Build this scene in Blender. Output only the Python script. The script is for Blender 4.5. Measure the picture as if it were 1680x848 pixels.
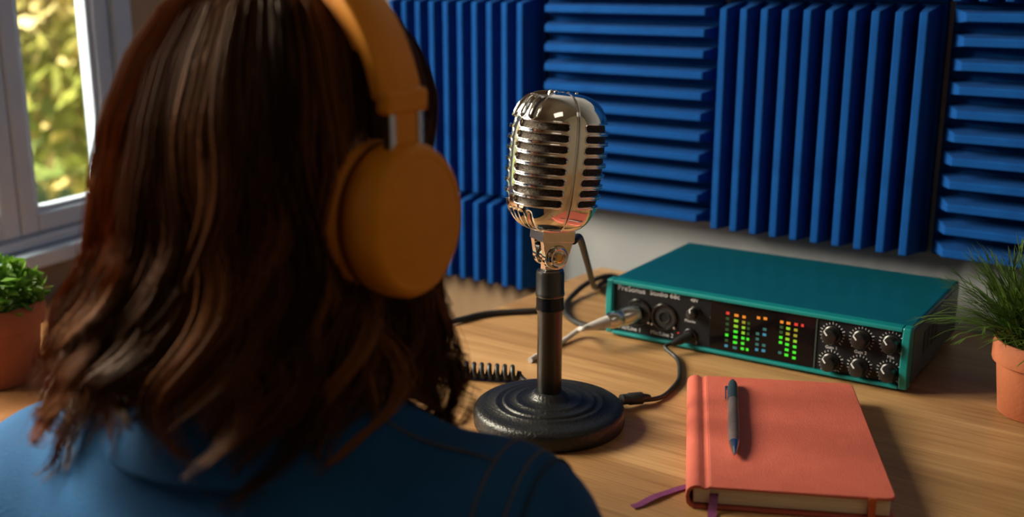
import bpy, math, random
import numpy as np
from mathutils import Vector, Matrix
from mathutils.bvhtree import BVHTree

for o in list(bpy.data.objects): bpy.data.objects.remove(o)
S = bpy.context.scene
COL = S.collection
R = math.radians
rng = np.random.default_rng(7)
random.seed(7)
TZ = 0.74                      # table height

# ------------------------------------------------------------------ camera
cd = bpy.data.cameras.new('camera'); cam = bpy.data.objects.new('camera', cd); COL.objects.link(cam)
cam.location = (0, 0, TZ + .376); cam.rotation_euler = (R(90 - 14.5), 0, 0)
cd.sensor_width = 36; cd.lens = 36 * 1800 / 1680; cd.clip_start = .02
cd.dof.use_dof = True; cd.dof.focus_distance = .925; cd.dof.aperture_fstop = 4.0
S.camera = cam

# ------------------------------------------------------------------ world, sun, light
w = bpy.data.worlds.new('world'); S.world = w; w.use_nodes = True
bg = w.node_tree.nodes['Background']; bg.inputs[0].default_value = (.75, .86, 1, 1); bg.inputs[1].default_value = .9
def light(name, kind, loc, energy, color, target=None, size=None, sizey=None, angle=None):
    d = bpy.data.lights.new(name, kind); d.energy = energy; d.color = color
    if size: d.size = size
    if sizey: d.shape = 'RECTANGLE'; d.size_y = sizey
    if angle is not None: d.angle = angle
    o = bpy.data.objects.new(name, d); COL.objects.link(o); o.location = loc
    if target is not None:
        o.rotation_euler = (Vector(target) - Vector(loc)).to_track_quat('-Z', 'Y').to_euler()
    return o
light('sun', 'SUN', (2, -2, 5), 22, (1, .86, .58), (0.6, -.7, 2.4), angle=R(1))
bpy.data.objects['sun'].rotation_euler = Vector((-.55, .6, -1.25)).to_track_quat('-Z', 'Y').to_euler()
light('window_daylight', 'AREA', (-1.50, 1.16, TZ + .92), 150, (1, .86, .68), (.05, .78, TZ), .95, .75)
light('ceiling_fill', 'AREA', (.9, -.55, 2.36), 3.2, (1, .88, .72), (.5, .1, 0), .8, .8)  # weak warm fill added overhead, out of view; no fixture behind it
S.view_settings.view_transform = 'Standard'; S.view_settings.look = 'None'
S.view_settings.gamma = 1; S.view_settings.use_curve_mapping = False
S.view_settings.exposure = -0.22

# ------------------------------------------------------------------ materials
def mat(name, col, rough=.5, metal=0, col2=None, nscale=20, bump=0, bscale=200, spec=.5, emit=None, estr=1, coat=0, stretch=None, trans=0, detail=4):
    m = bpy.data.materials.new(name); m.use_nodes = True
    nt = m.node_tree; b = nt.nodes['Principled BSDF']
    b.inputs['Base Color'].default_value = (*col, 1); b.inputs['Roughness'].default_value = rough
    b.inputs['Metallic'].default_value = metal; b.inputs['Specular IOR Level'].default_value = spec
    b.inputs['Coat Weight'].default_value = coat
    if emit: b.inputs['Emission Color'].default_value = (*emit, 1); b.inputs['Emission Strength'].default_value = estr
    if col2 or bump:
        tc = nt.nodes.new('ShaderNodeTexCoord'); mp = nt.nodes.new('ShaderNodeMapping')
        nt.links.new(tc.outputs['Object'], mp.inputs[0])
        if stretch: mp.inputs['Scale'].default_value = stretch
    if col2:
        n = nt.nodes.new('ShaderNodeTexNoise'); n.inputs['Scale'].default_value = nscale; n.inputs['Detail'].default_value = detail
        r = nt.nodes.new('ShaderNodeValToRGB'); r.color_ramp.elements[0].color = (*col, 1); r.color_ramp.elements[1].color = (*col2, 1)
        r.color_ramp.elements[0].position = .35; r.color_ramp.elements[1].position = .65
        nt.links.new(mp.outputs[0], n.inputs['Vector']); nt.links.new(n.outputs['Fac'], r.inputs[0]); nt.links.new(r.outputs[0], b.inputs['Base Color'])
    if bump:
        n2 = nt.nodes.new('ShaderNodeTexNoise'); n2.inputs['Scale'].default_value = bscale; n2.inputs['Detail'].default_value = 3
        bp = nt.nodes.new('ShaderNodeBump'); bp.inputs['Strength'].default_value = bump; bp.inputs['Distance'].default_value = .002
        nt.links.new(mp.outputs[0], n2.inputs['Vector']); nt.links.new(n2.outputs['Fac'], bp.inputs['Height']); nt.links.new(bp.outputs[0], b.inputs['Normal'])
    if trans:
        tr = nt.nodes.new('ShaderNodeBsdfTranslucent'); mx = nt.nodes.new('ShaderNodeMixShader'); out = nt.nodes['Material Output']
        if b.inputs['Base Color'].is_linked: nt.links.new(b.inputs['Base Color'].links[0].from_socket, tr.inputs[0])
        else: tr.inputs[0].default_value = (*col, 1)
        mx.inputs[0].default_value = trans
        nt.links.new(b.outputs[0], mx.inputs[1]); nt.links.new(tr.outputs[0], mx.inputs[2]); nt.links.new(mx.outputs[0], out.inputs[0])
    return m

def wood(name, c1, c2, c3, rough=.38, sc=1.0):
    m = bpy.data.materials.new(name); m.use_nodes = True; nt = m.node_tree; b = nt.nodes['Principled BSDF']
    tc = nt.nodes.new('ShaderNodeTexCoord'); mp = nt.nodes.new('ShaderNodeMapping'); mp.inputs['Scale'].default_value = (1.3 * sc, 16 * sc, 16 * sc)
    nt.links.new(tc.outputs['Object'], mp.inputs[0])
    n = nt.nodes.new('ShaderNodeTexNoise'); n.inputs['Scale'].default_value = 2.2; n.inputs['Detail'].default_value = 6; n.inputs['Distortion'].default_value = .6
    nt.links.new(mp.outputs[0], n.inputs['Vector'])
    r = nt.nodes.new('ShaderNodeValToRGB'); e = r.color_ramp.elements
    e[0].position = .3; e[0].color = (*c1, 1); e[1].position = .72; e[1].color = (*c3, 1)
    k = e.new(.52); k.color = (*c2, 1)
    nt.links.new(n.outputs['Fac'], r.inputs[0])
    mp2 = nt.nodes.new('ShaderNodeMapping'); mp2.inputs['Scale'].default_value = (6 * sc, 260 * sc, 260 * sc); nt.links.new(tc.outputs['Object'], mp2.inputs[0])
    n2 = nt.nodes.new('ShaderNodeTexNoise'); n2.inputs['Scale'].default_value = 2; n2.inputs['Detail'].default_value = 3
    nt.links.new(mp2.outputs[0], n2.inputs['Vector'])
    mx = nt.nodes.new('ShaderNodeMix'); mx.data_type = 'RGBA'; mx.blend_type = 'MULTIPLY'; mx.inputs[0].default_value = .55
    r2 = nt.nodes.new('ShaderNodeValToRGB'); r2.color_ramp.elements[0].position = .3; r2.color_ramp.elements[0].color = (.45, .38, .3, 1); r2.color_ramp.elements[1].position = .55
    nt.links.new(n2.outputs['Fac'], r2.inputs[0])
    nt.links.new(r.outputs[0], mx.inputs[6]); nt.links.new(r2.outputs[0], mx.inputs[7]); nt.links.new(mx.outputs[2], b.inputs['Base Color'])
    bp = nt.nodes.new('ShaderNodeBump'); bp.inputs['Strength'].default_value = .12; bp.inputs['Distance'].default_value = .001
    nt.links.new(n2.outputs['Fac'], bp.inputs['Height']); nt.links.new(bp.outputs[0], b.inputs['Normal'])
    b.inputs['Roughness'].default_value = rough
    return m

M = {}
M['oak'] = wood('oak', (.30, .155, .060), (.42, .235, .100), (.54, .325, .150))
M['oak_dark'] = wood('oak_dark', (.20, .085, .03), (.27, .12, .045), (.34, .16, .06), .45)
M['floor'] = wood('floor_wood', (.16, .08, .035), (.22, .11, .05), (.27, .15, .07), .5, .6)
M['foam'] = mat('foam_blue', (.002, .050, .225), .95, col2=(.003, .064, .27), nscale=30, bump=.25, bscale=900, spec=.15)
M['plaster'] = mat('plaster', (.24, .255, .285), .85, col2=(.29, .295, .31), nscale=6, bump=.1, bscale=60)
M['beige'] = mat('beige_plaster', (.34, .25, .17), .85, col2=(.38, .28, .19), nscale=5, bump=.1, bscale=60)
M['cream'] = mat('cream_plaster', (.42, .355, .27), .85, col2=(.46, .39, .30), nscale=4)
M['lower_wall'] = mat('lower_wall', (.26, .16, .09), .7, col2=(.30, .19, .11), nscale=9)
M['white_paint'] = mat('white_paint', (.46, .58, .74), .4, col2=(.52, .63, .78), nscale=12)
M['chrome'] = mat('chrome', (.86, .84, .82), .055, 1)
M['steel'] = mat('brushed_steel', (.62, .61, .60), .22, 1, bump=.05, bscale=300)
M['gunmetal'] = mat('gunmetal', (.10, .095, .09), .28, .9)
M['brass'] = mat('brass', (.75, .55, .25), .25, 1)
M['grille'] = mat('mesh_grille', (.016, .012, .009), .5, .6, col2=(.085, .062, .045), nscale=900, bump=.8, bscale=1200, detail=1)
M['black_iron'] = mat('black_iron', (.006, .0065, .008), .38, 0, bump=.35, bscale=420, spec=.45)
M['black_gloss'] = mat('black_gloss', (.004, .004, .005), .24, 0, spec=.45)
M['rubber'] = mat('black_rubber', (.012, .012, .013), .5, bump=.1, bscale=600)
M['braid'] = mat('braided_cable', (.004, .0045, .005), .5, col2=(.012, .012, .014), nscale=700, bump=.5, bscale=900)
M['grey_cable'] = mat('grey_cable', (.42, .39, .38), .4, col2=(.48, .45, .44), nscale=90)
M['teal'] = mat('teal_metal', (.0015, .082, .122), .34, .15, col2=(.002, .09, .13), nscale=40, bump=.05, bscale=900)
M['teal_edge'] = mat('teal_edge', (.006, .20, .21), .32, .2, col2=(.007, .22, .225), nscale=40)
M['side_metal'] = mat('side_metal', (.05, .075, .07), .4, .5, col2=(.06, .09, .085), nscale=50)
M['panel_black'] = mat('panel_black', (.008, .009, .012), .38, col2=(.010, .011, .014), nscale=60, spec=.22)
M['display'] = mat('display_glass', (.004, .003, .004), .10, spec=.25)
M['knob'] = mat('knob_black', (.012, .011, .011), .28, spec=.5)
M['print'] = mat('white_print', (.62, .62, .66), .6)
M['pointer'] = mat('pointer_white', (.8, .8, .84), .5)
for nm, c, s in (('led_green', (.05, 1, .02), 1.5), ('led_lime', (.45, 1, .02), 1.1), ('led_dim', (.02, .30, .03), .35), ('led_orange', (1, .28, .01), 1.6),
                 ('led_red', (1, .03, .02), 1.5), ('led_blue', (.05, .5, .75), .8), ('led_teal', (.03, .42, .36), .55), ('led_yellow', (.8, .7, .02), .8)):
    M[nm] = mat(nm, (.02, .02, .02), .4, emit=c, estr=s * .62)
M['coral'] = mat('coral_leather', (.48, .105, .072), .5, col2=(.52, .118, .080), nscale=80, bump=.25, bscale=900, spec=.4)
M['elastic'] = mat('orange_elastic', (.55, .11, .03), .7, bump=.3, bscale=1500)
M['paper'] = mat('paper_block', (.78, .70, .56), .8, col2=(.60, .52, .40), nscale=8, stretch=(3, 3, 260))
M['ribbon'] = mat('purple_ribbon', (.16, .035, .12), .55, col2=(.20, .045, .15), nscale=300)
M['pen_grey'] = mat('pen_grey', (.16, .12, .115), .35, .5, col2=(.19, .145, .14), nscale=200)
M['pen_dark'] = mat('pen_dark', (.03, .05, .065), .35, .2)
M['terracotta'] = mat('terracotta', (.46, .13, .055), .75, col2=(.52, .16, .07), nscale=25, bump=.2, bscale=300)
M['terracotta_dark'] = mat('terracotta_dark', (.34, .105, .05), .8, col2=(.40, .13, .06), nscale=18, bump=.2, bscale=300)
M['soil'] = mat('soil', (.02, .013, .008), .95, col2=(.05, .035, .02), nscale=150, bump=1, bscale=200)
M['needle'] = mat('needle_leaf', (.045, .10, .014), .45, col2=(.11, .18, .03), nscale=60, trans=.2)
M['leaf'] = mat('small_leaf', (.06, .18, .012), .4, col2=(.15, .32, .03), nscale=70, trans=.25)
M['bark'] = mat('bark', (.10, .07, .045), .9, col2=(.16, .11, .07), nscale=12, bump=.5, bscale=30)
M['tree_green'] = mat('tree_green', (.36, .42, .10), .6, col2=(.70, .60, .22), nscale=1.6, trans=.35)
M['tree_yellow'] = mat('tree_yellow', (.82, .62, .24), .6, col2=(.90, .78, .42), nscale=2.0, trans=.35)
M['lawn'] = mat('lawn', (.10, .16, .03), .9, col2=(.20, .24, .06), nscale=3)
M['skin'] = mat('skin', (.58, .30, .19), .5, col2=(.61, .33, .21), nscale=15)
M['denim'] = mat('denim', (.006, .060, .175), .85, col2=(.010, .086, .235), nscale=14, bump=.5, bscale=700, spec=.2)
M['denim_light'] = mat('stitch_tan', (.12, .085, .06), .8)
M['denim_seam'] = mat('denim_seam', (.006, .03, .07), .9, bump=.4, bscale=700)
M['trousers'] = mat('dark_trousers', (.02, .022, .03), .85, col2=(.03, .032, .04), nscale=20)
M['shoe'] = mat('shoe_leather', (.05, .03, .02), .5)
M['eye'] = mat('eye_white', (.8, .78, .75), .2)
M['lip'] = mat('lip', (.45, .13, .11), .4)
M['orange'] = mat('orange_plastic', (.74, .265, .006), .5, col2=(.77, .28, .008), nscale=50, bump=.08, bscale=900, spec=.35)
M['orange_pad'] = mat('orange_pad', (.60, .20, .008), .7, col2=(.64, .22, .01), nscale=40, bump=.3, bscale=400)

def hair_mat():
    m = bpy.data.materials.new('brown_hair'); m.use_nodes = True; nt = m.node_tree; b = nt.nodes['Principled BSDF']
    at = nt.nodes.new('ShaderNodeAttribute'); at.attribute_name = 'tint'
    r = nt.nodes.new('ShaderNodeValToRGB'); e = r.color_ramp.elements
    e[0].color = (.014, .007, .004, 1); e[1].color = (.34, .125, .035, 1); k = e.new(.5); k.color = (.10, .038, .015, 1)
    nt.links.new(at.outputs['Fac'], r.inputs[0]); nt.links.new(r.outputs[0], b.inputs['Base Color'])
    b.inputs['Roughness'].default_value = .36; b.inputs['Specular IOR Level'].default_value = .40; b.inputs['Specular Tint'].default_value = (1, .62, .38, 1)
    tr = nt.nodes.new('ShaderNodeBsdfTranslucent'); mul = nt.nodes.new('ShaderNodeMix'); mul.data_type = 'RGBA'; mul.blend_type = 'MIX'; mul.inputs[0].default_value = .35
    mul.inputs[7].default_value = (.70, .24, .045, 1); nt.links.new(r.outputs[0], mul.inputs[6]); nt.links.new(mul.outputs[2], tr.inputs[0])
    mx = nt.nodes.new('ShaderNodeMixShader'); mx.inputs[0].default_value = .34
    nt.links.new(b.outputs[0], mx.inputs[1]); nt.links.new(tr.outputs[0], mx.inputs[2]); nt.links.new(mx.outputs[0], nt.nodes['Material Output'].inputs[0])
    return m
M['hair'] = hair_mat()

def glass_mat():
    m = bpy.data.materials.new('window_glass'); m.use_nodes = True; nt = m.node_tree
    nt.nodes.remove(nt.nodes['Principled BSDF'])
    t = nt.nodes.new('ShaderNodeBsdfTransparent'); t.inputs[0].default_value = (.96, .98, .96, 1)
    g = nt.nodes.new('ShaderNodeBsdfGlossy'); g.inputs['Roughness'].default_value = .02
    lwt = nt.nodes.new('ShaderNodeLayerWeight'); pw = nt.nodes.new('ShaderNodeMath'); pw.operation = 'POWER'; pw.inputs[1].default_value = 4
    nt.links.new(lwt.outputs['Facing'], pw.inputs[0]); f = nt.nodes.new('ShaderNodeMath'); f.operation = 'MULTIPLY_ADD'; f.inputs[1].default_value = .6; f.inputs[2].default_value = .03; nt.links.new(pw.outputs[0], f.inputs[0])
    mx = nt.nodes.new('ShaderNodeMixShader')
    nt.links.new(f.outputs[0], mx.inputs[0]); nt.links.new(t.outputs[0], mx.inputs[1]); nt.links.new(g.outputs[0], mx.inputs[2])
    nt.links.new(mx.outputs[0], nt.nodes['Material Output'].inputs[0])
    return m
M['glass'] = glass_mat()

# ------------------------------------------------------------------ mesh helpers
class MB:
    def __init__(s): s.v = []; s.f = []
    def add(s, verts, faces):
        n = len(s.v); s.v += [tuple(p) for p in verts]; s.f += [tuple(i + n for i in f) for f in faces]; return s
    def box(s, x0, x1, y0, y1, z0, z1):
        return s.add([(x0, y0, z0), (x1, y0, z0), (x1, y1, z0), (x0, y1, z0), (x0, y0, z1), (x1, y0, z1), (x1, y1, z1), (x0, y1, z1)],
                     [(0, 3, 2, 1), (4, 5, 6, 7), (0, 1, 5, 4), (1, 2, 6, 5), (2, 3, 7, 6), (3, 0, 4, 7)])
    def lathe(s, prof, n=48, origin=(0, 0, 0), axis='z', sx=1, sy=1, caps=True):
        vs = []; fs = []; m = len(prof)
        for r, h in prof:
            for i in range(n):
                a = 2 * math.pi * i / n; p = (r * sx * math.cos(a), r * sy * math.sin(a), h)
                if axis == 'y': p = (p[0], -p[2], p[1])
                if axis == 'x': p = (p[2], p[0], p[1])
                vs.append((p[0] + origin[0], p[1] + origin[1], p[2] + origin[2]))
        for j in range(m - 1):
            for i in range(n):
                k = (i + 1) % n; fs.append((j * n + i, j * n + k, (j + 1) * n + k, (j + 1) * n + i))
        if caps:
            fs.append(tuple(range(n - 1, -1, -1))); fs.append(tuple((m - 1) * n + i for i in range(n)))
        return s.add(vs, fs)
    def tube(s, pts, r, n=10, closed=False):
        pts = [Vector(p) for p in pts]; m = len(pts); rr = r if hasattr(r, '__len__') else [r] * m
        vs = []; fs = []; up = Vector((0, 0, 1)); prev = None
        for i, p in enumerate(pts):
            if closed: t = pts[(i + 1) % m] - pts[i - 1]
            else: t = pts[min(i + 1, m - 1)] - pts[max(i - 1, 0)]
            t.normalize()
            if prev is None:
                a = up.cross(t)
                if a.length < 1e-3: a = Vector((1, 0, 0)).cross(t)
            else: a = prev - t * prev.dot(t)
            a.normalize(); prev = a; b = t.cross(a)
            for k in range(n):
                an = 2 * math.pi * k / n; vs.append(p + (a * math.cos(an) + b * math.sin(an)) * rr[i])
        for i in range(m if closed else m - 1):
            j = (i + 1) % m
            for k in range(n):
                l = (k + 1) % n; fs.append((i * n + k, i * n + l, j * n + l, j * n + k))
        if not closed: fs += [tuple(range(n - 1, -1, -1)), tuple((m - 1) * n + k for k in range(n))]
        return s.add(vs, fs)
    def xf(s, mtx):
        s.v = [tuple(mtx @ Vector(p)) for p in s.v]; return s
    def build(s, name, material, parent=None, smooth=True, bevel=0, seg=2, angle=40):
        me = bpy.data.meshes.new(name); me.from_pydata(s.v, [], s.f); me.update()
        return link(name, me, material, parent, smooth, bevel, seg, angle)
def link(name, me, material, parent=None, smooth=True, bevel=0, seg=2, angle=40):
    o = bpy.data.objects.new(name, me); COL.objects.link(o)
    if material is not None: me.materials.append(M[material])
    if parent is not None: o.parent = parent
    if smooth:
        me.polygons.foreach_set('use_smooth', [True] * len(me.polygons))
        if angle < 180:
            me.set_sharp_from_angle(angle=R(angle))
    if bevel:
        b = o.modifiers.new('bevel', 'BEVEL'); b.width = bevel; b.segments = seg; b.limit_method = 'ANGLE'; b.angle_limit = R(35); b.harden_normals = False
    return o
def np_mesh(name, V, F, material, parent=None, angle=180):
    me = bpy.data.meshes.new(name); V = np.asarray(V, np.float32); F = np.asarray(F, np.int32)
    me.vertices.add(len(V)); me.vertices.foreach_set('co', V.ravel())
    k = F.shape[1]; me.loops.add(F.size); me.loops.foreach_set('vertex_index', F.ravel())
    me.polygons.add(len(F)); me.polygons.foreach_set('loop_start', np.arange(0, F.size, k, dtype=np.int32))
    me.update(calc_edges=True); me.validate()
    return link(name, me, material, parent, True, angle=angle)
def spline(pts, n=12, closed=False):
    P = [np.array(p, float) for p in pts]; out = []; m = len(P)
    for i in range(m if closed else m - 1):
        g = (lambda k: P[k % m]) if closed else (lambda k: P[min(max(k, 0), m - 1)])
        p0, p1, p2, p3 = g(i - 1), g(i), g(i + 1), g(i + 2)
        for t in np.linspace(0, 1, n, endpoint=False):
            out.append(.5 * ((2 * p1) + (-p0 + p2) * t + (2 * p0 - 5 * p1 + 4 * p2 - p3) * t * t + (-p0 + 3 * p1 - 3 * p2 + p3) * t ** 3))
    if not closed: out.append(P[-1])
    return [tuple(p) for p in out]
def empty(name, loc=(0, 0, 0), rz=0):
    o = bpy.data.objects.new(name, None); COL.objects.link(o); o.location = loc; o.rotation_euler = (0, 0, rz); o.empty_display_size = .02; return o
def tag(o, label, cat, group=None, kind=None):
    o['label'] = label; o['category'] = cat
    if group: o['group'] = group
    if kind: o['kind'] = kind
    return o
def struct(o, label=None):
    o['kind'] = 'structure'
    if label: o['label'] = label
    return o

# ------------------------------------------------------------------ SDF modelling (people, cloth)
def sd_cap(P, a, b, ra, rb):
    a = np.array(a, np.float32); b = np.array(b, np.float32); d = b - a; L = float(d @ d) + 1e-9
    t = np.clip(((P - a) @ d) / L, 0, 1); q = P - a - t[..., None] * d
    return np.sqrt((q * q).sum(-1)) - (ra + (rb - ra) * t)
def sd_ell(P, c, r, rot=None):
    q = P - np.array(c, np.float32)
    if rot is not None: q = q @ np.array(rot, np.float32)
    r = np.array(r, np.float32); k = np.sqrt(((q / r) ** 2).sum(-1)); return (k - 1) * r.min() * np.clip(.6 + .4 * k, .6, 2)
def smin(a, b, k):
    h = np.clip(.5 + .5 * (b - a) / k, 0, 1); return b + (a - b) * h - k * h * (1 - h)
def surfnets(fn, lo, hi, h):
    lo = np.array(lo, np.float32); n = np.ceil((np.array(hi) - lo) / h).astype(int) + 1
    g = np.stack(np.meshgrid(*[lo[i] + h * np.arange(n[i], dtype=np.float32) for i in range(3)], indexing='ij'), -1)
    F = fn(g); ins = F < 0
    c = n - 1; acc = np.zeros((*c, 3), np.float32); cnt = np.zeros(c, np.float32)
    def sub(A, o): return A[o[0]:o[0] + c[0], o[1]:o[1] + c[1], o[2]:o[2] + c[2]]
    cs = [(i, j, k) for i in (0, 1) for j in (0, 1) for k in (0, 1)]
    for p in cs:
        for ax in range(3):
            if p[ax]: continue
            q = list(p); q[ax] = 1
            fa, fb = sub(F, p), sub(F, q); cr = (fa < 0) != (fb < 0)
            t = np.where(cr, fa / np.where(cr, fa - fb, 1), 0)
            for d in range(3): acc[..., d] += np.where(cr, p[d] + (t if d == ax else 0), 0)
            cnt += cr
    act = cnt > 0; idx = -np.ones(c, np.int64); idx[act] = np.arange(act.sum())
    base = np.stack(np.nonzero(act), -1)
    V = lo + h * (base + acc[act] / cnt[act][:, None])
    Q = []
    for ax in range(3):
        a1, a2 = (ax + 1) % 3, (ax + 2) % 3
        sl0 = [slice(None)] * 3; sl1 = [slice(None)] * 3; sl0[ax] = slice(0, -1); sl1[ax] = slice(1, None)
        A, B = ins[tuple(sl0)], ins[tuple(sl1)]
        e = np.stack(np.nonzero(A != B), -1); e = e[(e[:, a1] > 0) & (e[:, a2] > 0) & (e[:, a1] < c[a1]) & (e[:, a2] < c[a2])]
        fl = A[tuple(e.T)]
        def cell(d1, d2):
            z = e.copy(); z[:, a1] -= d1; z[:, a2] -= d2; return idx[tuple(z.T)]
        q = np.stack([cell(1, 1), cell(0, 1), cell(0, 0), cell(1, 0)], -1)
        q[~fl] = q[~fl][:, ::-1]; Q.append(q)
    return V, np.concatenate(Q)

# ================================================================== ROOM
A36 = R(-36); U = np.array((math.cos(A36), math.sin(A36))); N = np.array((-U[1], U[0]))     # U along the panel wall, N into it
def UN(u, c, z=0): p = U * u + N * c; return (p[0], p[1], z)
WALL_C = 1.235
def plane_box(name, material, u0, u1, c0, c1, z0, z1, **k):
    o = MB().box(u0, u1, c0, c1, z0, z1).build(name, material, None, smooth=False, **k); o.rotation_euler = (0, 0, A36); return o
W0 = np.array((-.65, 1.36)); WA = R(66); WD = np.array((math.cos(WA), math.sin(WA)))          # left (window) wall runs along WD
# corner of the two walls
tc_ = (WALL_C - N @ W0) / (N @ WD); CORNER = W0 + WD * tc_
uC = float(U @ CORNER)
struct(plane_box('wall_back', 'plaster', uC - .14, 2.2, WALL_C, WALL_C + .12, 0, 2.4), 'pale plaster wall behind the blue foam panels')
struct(plane_box('trim_1', 'lower_wall', uC + .02, 2.1, WALL_C - .012, WALL_C - .0005, 0, TZ - .055, bevel=.003), 'brown board low on the panel wall')  # brown strip over the wall below desk height
fl = MB().box(-2.6, 2.8, -2.6, 2.6, -.05, 0).build('floor', 'floor', None, smooth=False); struct(fl, 'brown wooden floor')
ce = MB().box(-1.9, 2.9, -2.7, 2.4, 2.4, 2.5).build('ceiling', 'cream', None, smooth=False); struct(ce, 'cream ceiling')
struct(MB().box(2.5, 2.6, -2.6, .2, 0, 2.4).build('wall_right', 'cream', None, smooth=False), 'cream plaster wall at right')
struct(MB().box(-2.4, 2.6, -2.7, -2.6, 0, 2.4).build('wall_front', 'cream', None, smooth=False), 'cream plaster wall behind the viewer')
# left wall: local frame x along WD, y outward (to the left), z up
def left_obj(mb, name, material, parent=None, **k):
    o = mb.build(name, material, parent, **k)
    if parent is None: o.location = (W0[0], W0[1], 0); o.rotation_euler = (0, 0, WA)
    return o
WS0, WS1, WZ0, WZ1 = -1.25, .252, TZ + .03, TZ + 1.15
lw = MB()
s1 = tc_ + .1
lw.box(-4.2, s1, 0, .05, 0, WZ0).box(-4.2, s1, 0, .05, WZ1, 2.4).box(-4.2, WS0, 0, .05, WZ0, WZ1).box(WS1, s1, 0, .05, WZ0, WZ1)
struct(left_obj(lw, 'wall_left', 'beige', smooth=False), 'beige plaster wall around the window')
win = empty('window_1', (W0[0], W0[1], 0), WA); struct(win, 'white wooden casement window at the left edge')
f = MB(); fw = .034
f.box(WS0, WS0 + fw, -.012, .046, WZ0, WZ1).box(WS1 - fw, WS1, -.012, .046, WZ0, WZ1).box(WS0 + fw, WS1 - fw, -.012, .046, WZ0, WZ0 + .014).box(WS0 + fw, WS1 - fw, -.012, .046, WZ1 - .03, WZ1)
f.build('window_frame', 'white_paint', win, smooth=False, bevel=.003)
def sash(a, b, nm):
    z0, z1 = WZ0 + .016, WZ1 - .032; wv = .028
    m = MB(); m.box(a, a + wv, -.004, .026, z0, z1).box(b - wv, b, -.004, .026, z0, z1).box(a + wv, b - wv, -.004, .026, z0, z0 + .026).box(a + wv, b - wv, -.004, .026, z1 - .034, z1)
    s = m.build(nm, 'white_paint', win, smooth=False, bevel=.004)
    g = MB(); i = .008      # glazing bead
    for (p, q, r_, t) in ((a + wv - .001, a + wv + i, z0 + .026, z1 - .034), (b - wv - i, b - wv + .001, z0 + .026, z1 - .034)):
        g.box(p, q, .002, .020, r_, t)
    g.box(a + wv, b - wv, .002, .020, z0 + .025, z0 + .033).box(a + wv, b - wv, .002, .020, z1 - .043, z1 - .033)
    g.build('glazing_bead', 'white_paint', s, smooth=False, bevel=.002)
    MB().box(a + wv, b - wv, .010, .013, z0 + .02, z1 - .03).build('pane', 'glass', s, smooth=False)
e = [WS0 + fw + .002, -.80, -.38, .029, WS1 - fw - .002]
for i in range(4): sash(e[i] + .001, e[i + 1] - .001, 'sash')
MB().box(WS0 - .03, WS1 + .03, -.035, .0, WZ0 - .022, WZ0 - .001).build('window_sill', 'white_paint', win, smooth=False, bevel=.004)
# outdoors
lawn = MB().box(-14, 3, 1.6, 14, -.12, -.06).build('lawn', 'lawn', None, smooth=False); struct(lawn, 'green lawn outside the window')
def tree(loc, rx, h, n, label, base):
    t = empty('garden_tree', loc); tag(t, label, 'tree', 'trees outside the window')
    tr = spline([(0, 0, 0), (.04, 0, h * .3), (-.03, .05, h * .6), (.02, 0, h * .9)], 6)
    MB().tube(tr, list(np.linspace(.06, .02, len(tr))), 10).build('trunk', 'bark', t)
    for nm, mt, cnt in (('foliage', 'tree_green', int(n * .55)), ('foliage', 'tree_yellow', int(n * .45))):
        d = rng.normal(size=(cnt, 3)); d /= np.linalg.norm(d, axis=1)[:, None]
        rad = rng.uniform(.35, 1, cnt) ** .5
        c = d * rad[:, None] * np.array((rx, rx * .8, h * .5)) + np.array((0, 0, h * .5 + base))
        # clump towards cluster centres
        cc = rng.normal(size=(70, 3)); cc = cc / np.linalg.norm(cc, axis=1)[:, None] * np.array((rx, rx * .8, h * .5)) * rng.uniform(.5, 1, 70)[:, None] + np.array((0, 0, h * .5 + base))
        k = rng.integers(0, 70, cnt); c = c * .35 + cc[k] * .65
        c[:, 2] = np.maximum(c[:, 2], .05)
        a = rng.normal(size=(cnt, 3)); a /= np.linalg.norm(a, axis=1)[:, None]
        b = np.cross(a, rng.normal(size=(cnt, 3))); b /= np.linalg.norm(b, axis=1)[:, None]
        s = rng.uniform(.035, .075, cnt)[:, None]
        nrm = np.cross(a, b)
        V = np.stack([c - a * s, c + b * s * .5 + nrm * s * .12, c + a * s, c - b * s * .5 + nrm * s * .12], 1).reshape(-1, 3)
        F = np.arange(cnt * 4).reshape(-1, 4)
        o = np_mesh(nm, V, F, mt, t)
        o['kind'] = 'stuff'
    return t
tree((-1.62, 4.8, -.06), 1.15, 3.0, 20000, 'yellow green leafy tree filling the right window pane', 0)
tree((-4.0, 4.3, -.06), .95, 2.9, 9000, 'green tree outside further along the garden', 0)
tree((-3.1, 8.0, -.06), 1.9, 4.4, 9000, 'tall tree standing behind the nearer garden trees', 0)

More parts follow.
